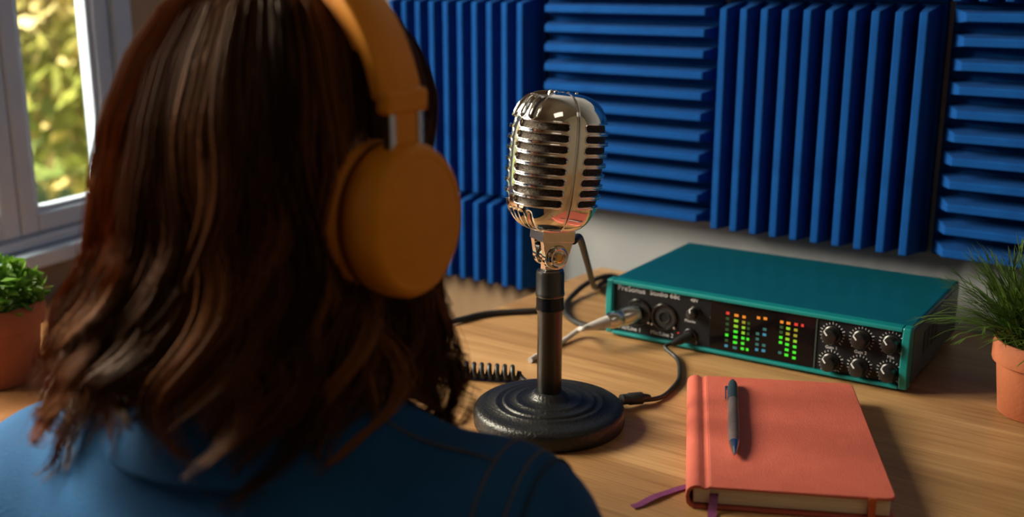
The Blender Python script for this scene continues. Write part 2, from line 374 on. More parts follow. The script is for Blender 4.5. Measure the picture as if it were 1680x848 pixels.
# ================================================================== FOAM PANELS
PW, PIT = .2495, .0245
def wedge_mesh(L, pitch, depth, hip, hip1, flat=.36):
    h = pitch / 2 * .66; t = pitch / 2 * flat; m = MB()
    vs = [(-h, 0, 0), (h, 0, 0), (h, 0, L), (-h, 0, L), (-t, -depth, hip), (t, -depth, hip), (t, -depth, L - hip1), (-t, -depth, L - hip1)]
    m.add(vs, [(4, 5, 6, 7), (0, 4, 7, 3), (1, 2, 6, 5), (0, 1, 5, 4), (3, 7, 6, 2), (0, 3, 2, 1)])
    me = bpy.data.meshes.new('wedge'); me.from_pydata(m.v, [], m.f); me.update(); me.materials.append(M['foam'])
    bm_ = me
    return bm_
_wc = {}
def foam(u0, z0, wid, hgt, vertical, label):
    root = empty('foam_panel', UN(u0, WALL_C, z0), A36); tag(root, label, 'foam panel', 'blue acoustic foam panels')
    MB().box(0, wid, -.010, -.0005, 0, hgt).build('backing', 'foam', root, smooth=False, bevel=.002)
    span, L = (wid, hgt) if vertical else (hgt, wid)
    n = max(1, round(span / PIT)); p = span / n
    key = (round(L, 3), round(p, 4), vertical)
    if key not in _wc: _wc[key] = wedge_mesh(L, p, .042, *((.003, .008) if vertical else (.022, .003)))
    for i in range(n):
        o = bpy.data.objects.new('wedge', _wc[key]); COL.objects.link(o); o.parent = root
        if vertical: o.location = (p * (i + .5), -.0095, 0)
        else: o.location = (0, -.0095, p * (i + .5)); o.rotation_euler = (0, R(90), 0)
        if i == 0 or True:
            b = o.modifiers.new('bevel', 'BEVEL'); b.width = .0016; b.segments = 2
ZB = TZ + .077; PH = .2695
uB = -.830; uA = uB - .255; uCc = -.573; uD = -.317
foam(uA, ZB + .002, PW, PH, True, 'blue foam panel with vertical ridges nearest the window, upper of two')
foam(uA, ZB - .125, PW, .124, True, 'short blue foam panel with vertical ridges hanging below the tabletop level')
foam(uB, ZB, PW, PH, False, 'blue foam panel with horizontal ridges directly behind the microphone')
foam(uCc, ZB, PW, PH, True, 'blue foam panel with vertical ridges above the teal audio interface')
foam(uD, ZB, PW, PH, False, 'blue foam panel with horizontal ridges above the right potted plant')
foam(uA, ZB + .0025 + PH, PW, PH, False, 'blue foam panel in the top row, leftmost, horizontal ridges')
foam(uB, ZB + .0005 + PH, PW, PH, True, 'blue foam panel in the top row above the microphone')
foam(uCc, ZB + .0005 + PH, PW, PH, False, 'blue foam panel in the top row above the vertical ridged panel')
foam(uD, ZB + .0005 + PH, PW, PH, True, 'blue foam panel in the top row at the right')
foam(uD + .2555, ZB, PW, PH, True, 'blue foam panel with vertical ridges beyond the right edge plant')

# ================================================================== TABLE
TU0, TU1, TC0, TC1 = -.735, .62, .565, 1.211
tb = empty('desk', UN(TU0, TC0, 0), A36); tag(tb, 'light oak desk with straight grain holding the microphone', 'desk')
w_, d_ = TU1 - TU0, TC1 - TC0
MB().box(0, w_, 0, d_, TZ - .028, TZ).build('tabletop', 'oak', tb, smooth=False, bevel=.003)
for x in (.04, w_ - .09):
    for y in (.04, d_ - .09):
        MB().box(x, x + .05, y, y + .05, 0, TZ - .0285).build('leg', 'oak', tb, smooth=False, bevel=.003)
ap = MB(); ap.box(.09, w_ - .09, .05, .07, TZ - .10, TZ - .0285).box(.09, w_ - .09, d_ - .07, d_ - .05, TZ - .10, TZ - .0285); ap.build('apron', 'oak', tb, smooth=False)

# sideboard under the window
sb = empty('sideboard', (W0[0], W0[1], 0), WA); tag(sb, 'wooden sideboard under the window carrying a leafy pot plant', 'sideboard')
SBZ = TZ - .034
MB().box(-1.15, .12, -.40, -.04, SBZ - .03, SBZ).build('sideboard_top', 'oak_dark', sb, smooth=False, bevel=.004)
MB().box(-1.13, .10, -.375, -.05, .08, SBZ - .0305).build('body', 'oak_dark', sb, smooth=False)
for i in range(2):
    x0 = -1.11 + i * .605
    dr = MB().box(x0, x0 + .595, -.393, -.3755, .10, SBZ - .05).build('door', 'oak_dark', sb, smooth=False, bevel=.003)
    MB().box(x0 + (.55 if i == 0 else .02), x0 + (.56 if i == 0 else .03), -.41, -.3935, .38, .50).build('handle', 'steel', dr, smooth=False, bevel=.002)
for x in (-1.1, .03):
    for y in (-.36, -.10): MB().box(x, x + .04, y, y + .04, 0, .0795).build('leg', 'oak_dark', sb, smooth=False)

# ================================================================== MICROPHONE
mic = empty('desk_microphone', (.032, .885, TZ)); tag(mic, 'chrome vintage microphone on a round black desk stand', 'microphone')
prof = [(.0622, .0), (.0646, .0015), (.0654, .004), (.0654, .0125), (.0642, .0158), (.0615, .0178), (.0575, .0186), (.0478, .0192), (.0470, .0205), (.0455, .0209),
        (.0440, .0203), (.0405, .0204), (.0398, .0219), (.0380, .0223), (.0362, .0216), (.0300, .0220), (.0293, .0231), (.0275, .0234), (.0262, .0229), (.0190, .0236), (.0165, .0252), (.0142, .0285), (.0118, .0300)]
MB().lathe(prof, 96).build('base', 'black_iron', mic, angle=60)
MB().lathe([(.0106, .028), (.0106, .1005), (.0118, .1030), (.0120, .1045), (.0116, .1060), (.0116, .1125), (.0112, .1148)], 48).build('pole', 'black_gloss', mic)
MB().lathe([(.0118, .1148), (.0123, .1158), (.0123, .1182), (.0119, .1190), (.0119, .1345), (.0112, .1372), (.0085, .1374)], 48).build('collar', 'gunmetal', mic)
FA = R(206); TILT = R(-6.0)
PIV = .151
Mz = Matrix.Rotation(FA, 4, 'Z'); Mt = Matrix.Translation((0, 0, PIV)) @ Mz @ Matrix.Rotation(TILT, 4, 'Y')
# tongue (stays upright) and clevis (tilts with the head)
def disc_y(m, r, y0, y1, n=28, ch=.0006, o=(0, 0, 0)):
    m.lathe([(r - ch, y0), (r, y0 + ch), (r, y1 - ch), (r - ch, y1)], n, origin=o, axis='y'); return m
tg = MB(); disc_y(tg, .0092, -.0048, .0048)
tg.box(-.0068, .0068, -.0047, .0047, -.0135, -.002)
tg.xf(Matrix.Translation((0, 0, PIV)) @ Mz).build('swivel_tongue', 'chrome', mic, bevel=.0006)
cl = MB()
for s in (-1, 1):
    disc_y(cl, .0112, s * .0085 - .0032, s * .0085 + .0032)
    y0, y1 = (.0053, .0117) if s > 0 else (-.0117, -.0053)
    cl.add([(-.0108, y0, .0), (.0108, y0, .0), (.0108, y1, .0), (-.0108, y1, .0), (-.0150, y0, .0165), (.0150, y0, .0165), (.0150, y1, .0165), (-.0150, y1, .0165)],
           [(0, 3, 2, 1), (4, 5, 6, 7), (0, 1, 5, 4), (1, 2, 6, 5), (2, 3, 7, 6), (3, 0, 4, 7)])
cl.box(-.0150, .0150, -.0119, .0119, .0120, .0215)
clv = cl.xf(Mt).build('swivel_clevis', 'chrome', mic, bevel=.0007)
for s in (-1, 1):
    b = MB().lathe([(.0082, .0117), (.0086, .0122), (.0086, .0140), (.0074, .0152), (.0060, .0150), (.0056, .0144), (.0050, .0150), (.0044, .0157)], 28, axis='y')
    if s > 0: b.v = [(x, -y, z) for x, y, z in b.v]; b.f = [f_[::-1] for f_ in b.f]
    bo = b.xf(Mt).build('bolt', 'chrome', mic)
    c = MB().lathe([(.0044, .0150), (.0044, .0160), (.0030, .0166), (.0026, .0158)], 16, axis='y')
    if s > 0: c.v = [(x, -y, z) for x, y, z in c.v]; c.f = [f_[::-1] for f_ in c.f]
    c.xf(Mt).build('bolt_centre', 'brass', bo)
# head: dense shell with recessed slots
HA, HB, HZ, ZOFF = .0395, .0330, .0570, .0195 + .0570
def shell(ns, nm, inset=0., slots=True):
    P_ = 2.7; Q = 3.3
    be = np.linspace(-math.pi / 2, math.pi / 2, 4001)
    rr = np.abs(np.cos(be)) ** (2 / Q); zz = np.sign(np.sin(be)) * np.abs(np.sin(be)) ** (2 / Q)
    Lm = np.concatenate([[0], np.cumsum(np.hypot(np.diff(rr) * .034, np.diff(zz) * HZ))])
    tt = np.linspace(0, Lm[-1], nm); rr = np.interp(tt, Lm, rr); zz = np.interp(tt, Lm, zz)
    ps = np.linspace(0, 2 * math.pi, 8001)
    cx = HA * np.sign(np.cos(ps)) * np.abs(np.cos(ps)) ** (2 / P_); cy = HB * np.sign(np.sin(ps)) * np.abs(np.sin(ps)) ** (2 / P_)
    Lp = np.concatenate([[0], np.cumsum(np.hypot(np.diff(cx), np.diff(cy)))]); PER = Lp[-1]
    sv = np.linspace(0, PER, ns, endpoint=False); X = np.interp(sv, Lp, cx); Y = np.interp(sv, Lp, cy)
    s = np.where(sv > PER / 2, sv - PER, sv)                         # signed arc from the front
    # slight taper: narrower to the bottom
    tap = 1 + .03 * zz
    V = np.stack([X[:, None] * (rr * tap)[None], Y[:, None] * (rr * tap)[None], np.broadcast_to(zz[None] * HZ, (ns, nm))], -1)
    d1 = np.roll(V, -1, 0) - np.roll(V, 1, 0); d2 = np.gradient(V, axis=1)
    nrm = np.cross(d1, d2); ln = np.linalg.norm(nrm, axis=-1, keepdims=True); nrm = nrm / np.maximum(ln, 1e-12)
    nrm[:, 0] = (0, 0, -1); nrm[:, -1] = (0, 0, 1)
    D = np.full((ns, nm), -inset)
    q = PER / 4; SS = np.broadcast_to(np.abs(s)[:, None], (ns, nm)); ZZ = V[..., 2]
    if slots:
        def ss(e0, e1, x): t = np.clip((x - e0) / (e1 - e0), 0, 1); return t * t * (3 - 2 * t)
        for k in range(8):
            zc = .0318 - .0087 * k
            for a, b in ((.0048, q - .0085), (q + .0075, 2 * q - .0050)):
                dd = np.hypot(np.maximum(np.abs(SS - (a + b) / 2) - ((b - a) / 2 - .0025), 0), ZZ - zc) - .0025
                D -= .0040 * (1 - ss(-.0004, .0005, dd))
                D += .00035 * np.exp(-((dd - .0008) / .0005) ** 2)
        # openings over the brow, both faces
        tmer = tt - np.interp(0, zz, tt)                             # meridian length from the equator
        S2 = np.minimum(SS, 2 * q - SS)
        sg = np.broadcast_to(s[:, None], (ns, nm)); sgn = np.where(SS > q, np.sign(sg) * 2 * q - sg, sg)
        a0, a1 = np.interp(.0400, tt * 0 + V[0, :, 2], tmer), .0690
        for sc in (-.0180, -.0060, .0060, .0180):
            lat = np.where(SS > q, 1., (sgn - sc) * (.25 + .75 * rr[None]))
            ext = 0 if abs(sc) < .01 else .003
            dd = np.hypot(lat, np.maximum(np.abs(tmer[None] - (a0 + a1 - ext) / 2) - ((a1 - ext - a0) / 2), 0)) - .0036
            D -= .0040 * (1 - ss(-.0005, .0006, dd)); D += .0009 * np.exp(-((dd - .0010) / .0006) ** 2)
        # flutes under the chin
        low = ss(-.0355, -.0405, ZZ) * ss(.10, .45, rr)[None]
        for sc in (-.0225, -.0135, -.0045, .0045, .0135, .0225):
            lat = (sgn - sc) * (.35 + .65 * rr[None])
            D -= .0026 * low * np.exp(-(lat / .0021) ** 2)
        # seam between the halves
        D -= .0005 * (1 - ss(.0001, .0006, np.abs(SS - q)))
        D += .0002 * np.exp(-((np.abs(SS - q) - .0011) / .0004) ** 2)
    V = V + nrm * D[..., None]; V[..., 2] += ZOFF; V[..., 0] += .004
    i = np.arange(ns)[:, None]; j = np.arange(nm - 1)[None]; i2 = (i + 1) % ns
    F = np.stack([i * nm + j, i2 * nm + j, i2 * nm + j + 1, i * nm + j + 1], -1).reshape(-1, 4)
    V = V.reshape(-1, 3); m3 = np.array(Mt); V = V @ m3[:3, :3].T + m3[:3, 3]
    return V, F
V, F = shell(620, 420); hd = np_mesh('head_shell', V, F, 'chrome', mic)
V, F = shell(120, 80, .0024, False); np_mesh('grille', V, F, 'grille', hd)
for a in (-1, 0, 1):
    MB().lathe([(.0014, -.0006), (.0014, .0004), (.0008, .0010), (.0001, .0012)], 10, origin=(a * .009, .0 if a else .002, ZOFF + HZ - .0002)).xf(Mt).build('rivet', 'chrome', hd)

# ================================================================== AUDIO INTERFACE
AI = R(-33.4); itf = empty('audio_interface', (.2348, 1.0412, TZ), AI); tag(itf, 'teal audio interface with black front panel, level meters and knobs', 'audio interface')
hw, D_, Ht = .1576, .200, .063
MB().box(-hw + .001, hw - .001, .008, D_, .004, Ht - .001).build('body', 'teal', itf, smooth=False, bevel=.0025)
MB().box(hw - .0012, hw - .0002, .012, D_ - .004, .006, Ht - .006).build('side_plate', 'side_metal', itf, smooth=False, bevel=.0004)
for k in range(4):
    MB().box(hw - .0003, hw + .0002, .05 + k * .016, .059 + k * .016, .024, .046).build('vent', 'panel_black', itf, smooth=False)
MB().box(-hw + .007, hw - .0076, -.004, .0085, Ht - .0045, Ht).build('front_lip', 'teal_edge', itf, smooth=False, bevel=.0012)
MB().box(-hw + .007, hw - .0076, -.004, .0085, .003, .0068).build('front_lip', 'teal_edge', itf, smooth=False, bevel=.0012)
for s in (-1, 1):
    x0, x1 = (hw - .0078, hw) if s > 0 else (-hw, -hw + .0072)
    m = MB(); zs = np.linspace(.0035, Ht, 9)
    pts = [(-.0035 - .0028 * math.sin(math.pi * (z - .0035) / (Ht - .0035)), z) for z in zs]
    ring = pts + [(.0088, Ht), (.0088, .0035)]; k = len(ring)
    m.add([(x0, y, z) for y, z in ring] + [(x1, y, z) for y, z in ring], [tuple(range(k)), tuple(range(2 * k - 1, k - 1, -1))] + [(i, i + k, (i + 1) % k + k, (i + 1) % k) for i in range(k)])
    m.build('end_cheek', 'teal_edge', itf, smooth=False, bevel=.0012)
fp = MB().box(-hw + .0070, hw - .0075, .0, .009, .0066, Ht - .0044).build('front_panel', 'panel_black', itf, smooth=False)
MB().box(-.0400, .0680, -.0008, .0005, .0072, .0584).build('display', 'display', itf, smooth=False, bevel=.0003)
MB().box(.0686, .0700, -.0010, .0005, .0072, .0584).build('display_edge', 'side_metal', itf, smooth=False)
for x in (-.13, .13):
    for y in (.03, .17): MB().lathe([(.007, 0), (.0075, .002), (.007, .0045)], 20, origin=(x, y, 0)).build('foot', 'rubber', itf)
# jacks
def ring_y(prof, o, n=36): return MB().lathe(prof, n, origin=o, axis='y')
for x, z in ((-.1205, .0310), (-.0910, .0305)):
    j = ring_y([(.0152, -.0005), (.0150, .0015), (.0140, .0024), (.0122, .0024), (.0116, .0012), (.0116, -.0002)], (x, 0, z)).build('combo_jack', 'black_gloss', itf)
    ring_y([(.0116, -.0001), (.0114, .0003), (.0070, .0003), (.0066, .0016), (.0056, .0016), (.0050, -.00005)], (x, 0, z)).build('jack_socket', 'rubber', j)
    for sx in (-1, 1): ring_y([(.0013, 0), (.0012, .0012), (.0004, .0014)], (x + sx * .0128, -.0020, z - .0128 + .004), 10).build('screw', 'steel', j)
def knob(x, z, r, ang=-38, parent=itf):
    k = ring_y([(r * 1.04, -.0002), (r * 1.04, .0015), (r * .92, .0022), (r * .90, .0100), (r * .82, .0118), (r * .60, .0124)], (x, 0, z), 32).build('knob', 'knob', parent)
    m = MB().box(-.0006, .0006, -.0128, -.0118, r * .30, r * .84); m.box(-.0006, .0006, -.0122, -.0060, r * .87, r * .935)
    m.xf(Matrix.Translation((x, 0, z)) @ Matrix.Rotation(R(ang), 4, 'Y')).build('pointer', 'pointer', k, smooth=False)
    return k
for i, (x, z) in enumerate(((.0846, .0440), (.1123, .0446), (.1402, .0452), (.0850, .0165), (.1124, .0168), (.1401, .0172))):
    k = knob(x, z, .0082)
    t = MB()
    for q in range(17):
        a = R(-135 + 270 * q / 16); rr0, rr1 = .0101, (.0118 if q % 4 else .0126)
        b = MB().box(-.00028, .00028, -.0003, .0002, rr0, rr1); b.xf(Matrix.Translation((x, 0, z)) @ Matrix.Rotation(a, 4, 'Y')); t.add(b.v, b.f)
    t.build('dial_marks', 'print', k, smooth=False)
knob(-.0568, .0420, .0062, -10)
j = ring_y([(.0078, -.0003), (.0076, .0016), (.0066, .0022), (.0040, .0020), (.0034, .0002)], (-.0610, 0, .0160)).build('headphone_jack', 'black_gloss', itf)
ring_y([(.0007, 0), (.0007, .0008), (.0002, .001)], (-.0745, 0, .0165), 10).build('led', 'led_red', itf)
# LED meters
_led = {}
def led(x, z, col, wx=.0040, wz=.0027):
    wx *= .82
    key = (col, wx)
    if key not in _led:
        m = MB().box(-wx / 2, wx / 2, -.0011, -.0007, -wz / 2, wz / 2); me = bpy.data.meshes.new('led'); me.from_pydata(m.v, [], m.f); me.update(); me.materials.append(M[col]); _led[key] = me
    o = bpy.data.objects.new('led', _led[key]); COL.objects.link(o); o.parent = itf; o.location = (x, 0, z)
def col_(x, z0, z1, cols, dx=0, **k):
    n = len(cols)
    for i, c in enumerate(cols):
        if c: led(x + dx * i / max(1, n - 1), z0 + (z1 - z0) * i / (n - 1), c, **k)
G, L_, Dm, O_, Rd, B_, T_, Y_ = 'led_green', 'led_lime', 'led_dim', 'led_orange', 'led_red', 'led_blue', 'led_teal', 'led_yellow'
col_(-.0212, .0473, .0128, [Rd, Dm, Dm, Dm, G, Dm, B_])
col_(-.0120, .0465, .0124, [O_, L_, L_, G, G, G, T_], wx=.0052)
col_(-.0040, .0462, .0130, [O_, Y_, L_, L_, G, G, G])
col_(.0012, .0460, .0130, [None, Dm, Dm, Dm, G, None, G], wx=.0032)
col_(.0110, .0480, .0149, [O_, None, None, T_, T_, T_, B_])
col_(.0180, .0484, .0151, [O_, None, T_, B_, None, T_, B_], wx=.0044)
col_(.0348, .0479, .0163, [O_, Dm, Dm, G, G, None, T_])
col_(.0415, .0478, .0151, [O_, L_, Y_, L_, G, G, G], wx=.0046)
col_(.0492, .0479, .0136, [Rd, Y_, Y_, L_, G, G, G], wx=.0042)
col_(.0555, .0480, .0136, [Rd, None, None, None, None, None, None], wx=.003)
# lettering
def text(body, x, z, size, parent=fp, material='print', align='LEFT', wid=None):
    c = bpy.data.curves.new('lettering', 'FONT'); c.body = body; c.size = size; c.align_x = align; c.extrude = .00008; c.materials.append(M[material])
    o = bpy.data.objects.new('lettering', c); COL.objects.link(o); o.parent = parent; o.location = (x, -.00015, z); o.rotation_euler = (R(90), 0, 0)
    c.space_character = 1.05
    bpy.context.view_layer.update(); me = bpy.data.meshes.new_from_object(o); loc = o.location.copy(); bpy.data.objects.remove(o)
    o = bpy.data.objects.new('lettering', me); COL.objects.link(o); o.parent = parent; o.location = loc; o.rotation_euler = (R(90), 0, 0)
    return o
text('PreSonus', -.1462, .0520, .0082)
text('Studio 68c', -.1085, .0525, .0076)
text('Mic/Line 1', -.1440, .0095, .0060)
text('Mic/Line 2', -.1065, .0100, .0060)
text('48V', -.0625, .0525, .0052)
text('Phones', -.0680, .0302, .0040)
text('1/2', -.0600, .0078, .0052)
text('MAIN', .0050, .0088, .0046, itf)
for x, z, t_ in ((.0846, .0295, 'Gain 1'), (.1123, .0300, 'Gain 2'), (.1402, .0305, 'Mix'), (.0850, .0075, 'Phones'), (.1124, .0076, 'Main'), (.1401, .0078, 'Line')):
    text(t_, x, z, .0042, align='CENTER')
# plug in the first jack
P0 = Vector((-.1205, -.001, .0310)); dr = Vector((-.46, -.885, -.10)).normalized()
xp = empty('cable_plug'); xp.parent = itf
def along(prof, p0, d, n=24):
    m = MB(); m.lathe(prof, n); q = Vector((0, 0, 1)).rotation_difference(d); return m.xf(Matrix.Translation(p0) @ q.to_matrix().to_4x4())
bpy.data.objects.remove(xp)
W = Matrix.Translation((.2348, 1.0412, TZ)) @ Matrix.Rotation(AI, 4, 'Z')
gx = empty('microphone_cable', tuple(W @ (P0 + dr * .07)))
tag(gx, 'grey cable with silver plug in the first interface jack', 'cable')
gl = Matrix.Translation(-(W @ (P0 + dr * .07)))
def sub(mb, nm, mt, par=gx, g=None, **k): return mb.xf((g or gl)).build(nm, mt, par, **k)
sub(along([(.0080, .002), (.0094, .003), (.0094, .021), (.0088, .022), (.0088, .024), (.0092, .025), (.0086, .036), (.0068, .040)], P0, dr).xf(W), 'plug', 'steel')
sub(along([(.0066, .039), (.0060, .044), (.0042, .060), (.0032, .066)], P0, dr).xf(W), 'strain_relief', 'grey_cable')
e0 = W @ (P0 + dr * .062)
cpts = spline([tuple(e0), tuple(e0 + (W.to_3x3() @ dr) * .010), (.072, 1.062 + .055, TZ + .009), (.0545, 1.096, TZ + .0032), (.036, 1.068, TZ + .0030), (.018, 1.036, TZ + .0030)], 10)
sub(MB().tube(cpts, .0028, 10), 'cord', 'grey_cable')

def cable(name, pts, r, mt, label, n=10, cat='cable'):
    o = MB().tube(spline([(x, y, TZ + z) for x, y, z in pts], 10), r, n).build(name, mt); return tag(o, label, cat)
cable('black_cable', [(.052, .902, .158), (.060, .945, .150), (.075, 1.06, .098), (.092, 1.20, .036), (.103, 1.285, .0072), (.118, 1.325, .0040), (.15, 1.345, .0036), (.20, 1.335, .0036)], .0033, 'braid', 'black cable dropping from the back of the microphone head')
cable('black_cable', [(.19, 1.305, .0030), (.155, 1.315, .0030), (.1233, 1.3268, .0104), (.0905, 1.290, .0100), (.066, 1.240, .0036), (.0605, 1.199, .0036), (.068, 1.1648, .0036), (.082, 1.146, .0036), (.0985, 1.145, .0045), (.118, 1.160, .0036)], .0033, 'braid', 'black cable looping on the desk left of the interface')
cable('black_cable', [(-.20, 1.075, .0036), (-.14, 1.115, .0036), (-.0678, 1.160, .0036), (-.0277, 1.190, .0036), (.0279, 1.2015, .0036), (.052, 1.203, .0036)], .0033, 'braid', 'black braided cable running left across the desk behind the hair')
# thin patch lead between the headphone jack and the stand
pj = W @ Vector((-.061, -.001, .016)); root = empty('patch_lead', (.118, .926, TZ)); tag(root, 'thin black lead curving from interface jack to the microphone stand', 'cable')
g0 = Matrix.Translation((-.118, -.926, -TZ)); dpl = Vector((-.45, -.85, -.22)).normalized()
wd_ = (W.to_3x3() @ dpl)
sub(along([(.0046, .0), (.0046, .014), (.0036, .018), (.0024, .024)], pj, wd_), 'jack_plug', 'rubber', root, g0)
q0 = pj + wd_ * .020
lead = spline([tuple(q0), tuple(q0 + wd_ * .012), (.1655, 1.040, TZ + .0032), (.1630, 1.005, TZ + .0026), (.1560, .975, TZ + .0026), (.1375, .9395, TZ + .0026), (.119, .9265, TZ + .0045)], 10)
sub(MB().tube(lead, .0022, 10), 'cord', 'rubber', root, g0)
pd = Vector((.0925 - .121, .9135 - .928, .0035)).normalized()
sub(along([(.0026, -.004), (.0036, .0), (.0040, .004), (.0056, .005), (.0056, .018), (.0048, .019), (.0048, .0265)], (.121, .928, TZ + .0062), pd), 'plug', 'rubber', root, g0, smooth=True)
# coiled lead
c0, c1 = np.array((-.075, 1.000)), np.array((.006, .983)); pts = []
nt_ = 11
for i in range(nt_ * 14 + 1):
    t = i / (nt_ * 14); a = 2 * math.pi * nt_ * t; p = c0 + (c1 - c0) * t; nn = np.array((-(c1 - c0)[1], (c1 - c0)[0])); nn /= np.linalg.norm(nn)
    p = p + nn * math.cos(a) * .0062; pts.append((p[0], p[1], TZ + .0088 + math.sin(a) * .0062))
o = empty('coiled_lead', (-.03, .99, TZ)); tag(o, 'black coiled lead lying between the hair and the stand base', 'cable'); g1 = Matrix.Translation((.03, -.99, -TZ))
sub(MB().tube(pts, .0023, 8), 'coil', 'rubber', o, g1)
sub(MB().tube(spline([(c1[0], c1[1], TZ + .009), (.012, .974, TZ + .005), (.018, .966, TZ + .0030), (.026, .960, TZ + .0028)], 8), .0023, 8), 'cord_end', 'rubber', o, g1)
sub(MB().tube(spline([(c0[0], c0[1], TZ + .009), (-.10, 1.006, TZ + .006), (-.125, 1.0, TZ + .0036), (-.155, .975, TZ + .0036)], 8), [.0030] * 25, 8), 'cord_end', 'brass', o, g1)

# ================================================================== NOTEBOOK, PEN
nb = empty('notebook', (.2168, .8302, TZ), R(-9)); tag(nb, 'coral hardback notebook with ribbon markers under the pen', 'notebook')
hwB, hl, th = .0735, .1145, .0185
def rplate(m, x0, x1, y0, y1, z0, z1, r):
    out = [(x0, y0)]
    for cx, cy, a0 in ((x1 - r, y0 + r, -90), (x1 - r, y1 - r, 0)):
        for k in range(7): a = R(a0 + 15 * k); out.append((cx + r * math.cos(a), cy + r * math.sin(a)))
    out.append((x0, y1)); k = len(out)
    m.add([(x, y, z0) for x, y in out] + [(x, y, z1) for x, y in out], [tuple(range(k - 1, -1, -1)), tuple(range(k, 2 * k))] + [(i, (i + 1) % k, (i + 1) % k + k, i + k) for i in range(k)])
cv = MB(); rplate(cv, -.0565, hwB, -hl, hl, th - .0026, th, .007)
cv.build('front_cover', 'coral', nb, bevel=.0009, angle=30)
cv = MB(); rplate(cv, -.0565, hwB, -hl, hl, 0, .0026, .007); cv.build('back_cover', 'coral', nb, bevel=.0009, angle=30)
outer = [(-.0566, th - .0002), (-.0585, th - .0016), (-.0612, th - .0017), (-.0634, th - .0001), (-.0672, th), (-.0706, th - .0014), (-.0729, th - .0042), (-.0736, th / 2), (-.0729, .0042), (-.0706, .0014), (-.0672, 0), (-.0634, .0001), (-.0566, .0001)]
inner = [(-.0566, th - .0024), (-.0585, th - .0030), (-.0612, th - .0030), (-.0634, th - .0024), (-.0668, th - .0024), (-.0690, th - .0034), (-.0706, th - .0054), (-.0712, th / 2), (-.0706, .0054), (-.0690, .0034), (-.0668, .0024), (-.0634, .0024), (-.0566, .0024)]
k = len(outer); ring = outer + inner[::-1]; kk = len(ring); m = MB()
m.add([(x, -hl, z) for x, z in ring] + [(x, hl, z) for x, z in ring], [(i, (i + 1) % kk, (i + 1) % kk + kk, i + kk) for i in range(kk)] + [(i, kk - 1 - i, kk - 2 - i, i + 1) for i in range(k - 1)] + [(i + 1 + kk, kk - 2 - i + kk, kk - 1 - i + kk, i + kk) for i in range(k - 1)])
m.build('spine', 'coral', nb, angle=75)
MB().box(-.0685, .0700, -.1110, .1110, .0027, th - .0027).build('page_block', 'paper', nb, smooth=False, bevel=.0012)
el = MB().box(.0545, .0595, -hl - .0007, -.1105, .0004, th - .0004); el.build('elastic_band', 'elastic', nb, smooth=False, bevel=.0003)
def ribbon_(pts, wdt, name='ribbon_marker', side=None):
    P = [Vector(p) for p in spline(pts, 8)]; m = MB(); vs = []; fs = []
    for i, p in enumerate(P):
        t = (P[min(i + 1, len(P) - 1)] - P[max(i - 1, 0)]).normalized(); s_ = (Vector(side) if side else t.cross(Vector((0, 0, 1)))).normalized() * wdt / 2; n_ = s_.cross(t).normalized() * .0003
        vs += [p - s_ - n_, p + s_ - n_, p + s_ + n_, p - s_ + n_]
        if i:
            b = 4 * i; a = b - 4; fs += [(a + q, a + (q + 1) % 4, b + (q + 1) % 4, b + q) for q in range(4)]
    fs += [(0, 1, 2, 3), (len(vs) - 1, len(vs) - 2, len(vs) - 3, len(vs) - 4)]
    m.add(vs, fs); return m.build(name, 'ribbon', nb, angle=60)
ribbon_([(-.0530, -.095, .0110), (-.0532, -.1115, .0110), (-.0535, -.1145, .0100), (-.0540, -.118, .0050), (-.0545, -.124, .0012), (-.0550, -.142, .0008), (-.0545, -.160, .0008)], .0062, side=(1, 0, 0))
ribbon_([(-.0690, -.080, .0006), (-.0750, -.083, .0008), (-.086, -.094, .0014), (-.097, -.106, .0022), (-.106, -.1165, .0012), (-.1115, -.121, .0010)], .0062)
pn = empty('pen', (.1835, .848, TZ + th), R(-10.5)); tag(pn, 'slim grey ballpoint pen with dark end lying on the notebook', 'pen')
def ypiece(prof, nm, mt, z=.0047, n=24, par=pn):
    m = MB().lathe(prof, n, axis='y'); m.v = [(x, y, zz + z) for x, y, zz in m.v]; return m.build(nm, mt, par)
ypiece([(.0047, -.030), (.0047, .0), (.0049, .030), (.0046, .050), (.0041, .0585)], 'barrel', 'pen_grey')
ypiece([(.0041, .0585), (.0034, .066), (.0018, .0755), (.0010, .0785), (.0006, .081)], 'tip', 'steel')
ypiece([(.0047, -.0305), (.0048, -.032), (.0047, -.060), (.0040, -.070), (.0022, -.078), (.0010, -.0795)], 'end_cap', 'pen_dark')
cp = MB().box(-.0068, -.0056, .030, .062, .0040, .0062).box(-.0060, -.0040, .056, .062, .0040, .0062); cp.build('clip', 'steel', pn, smooth=False, bevel=.0004)

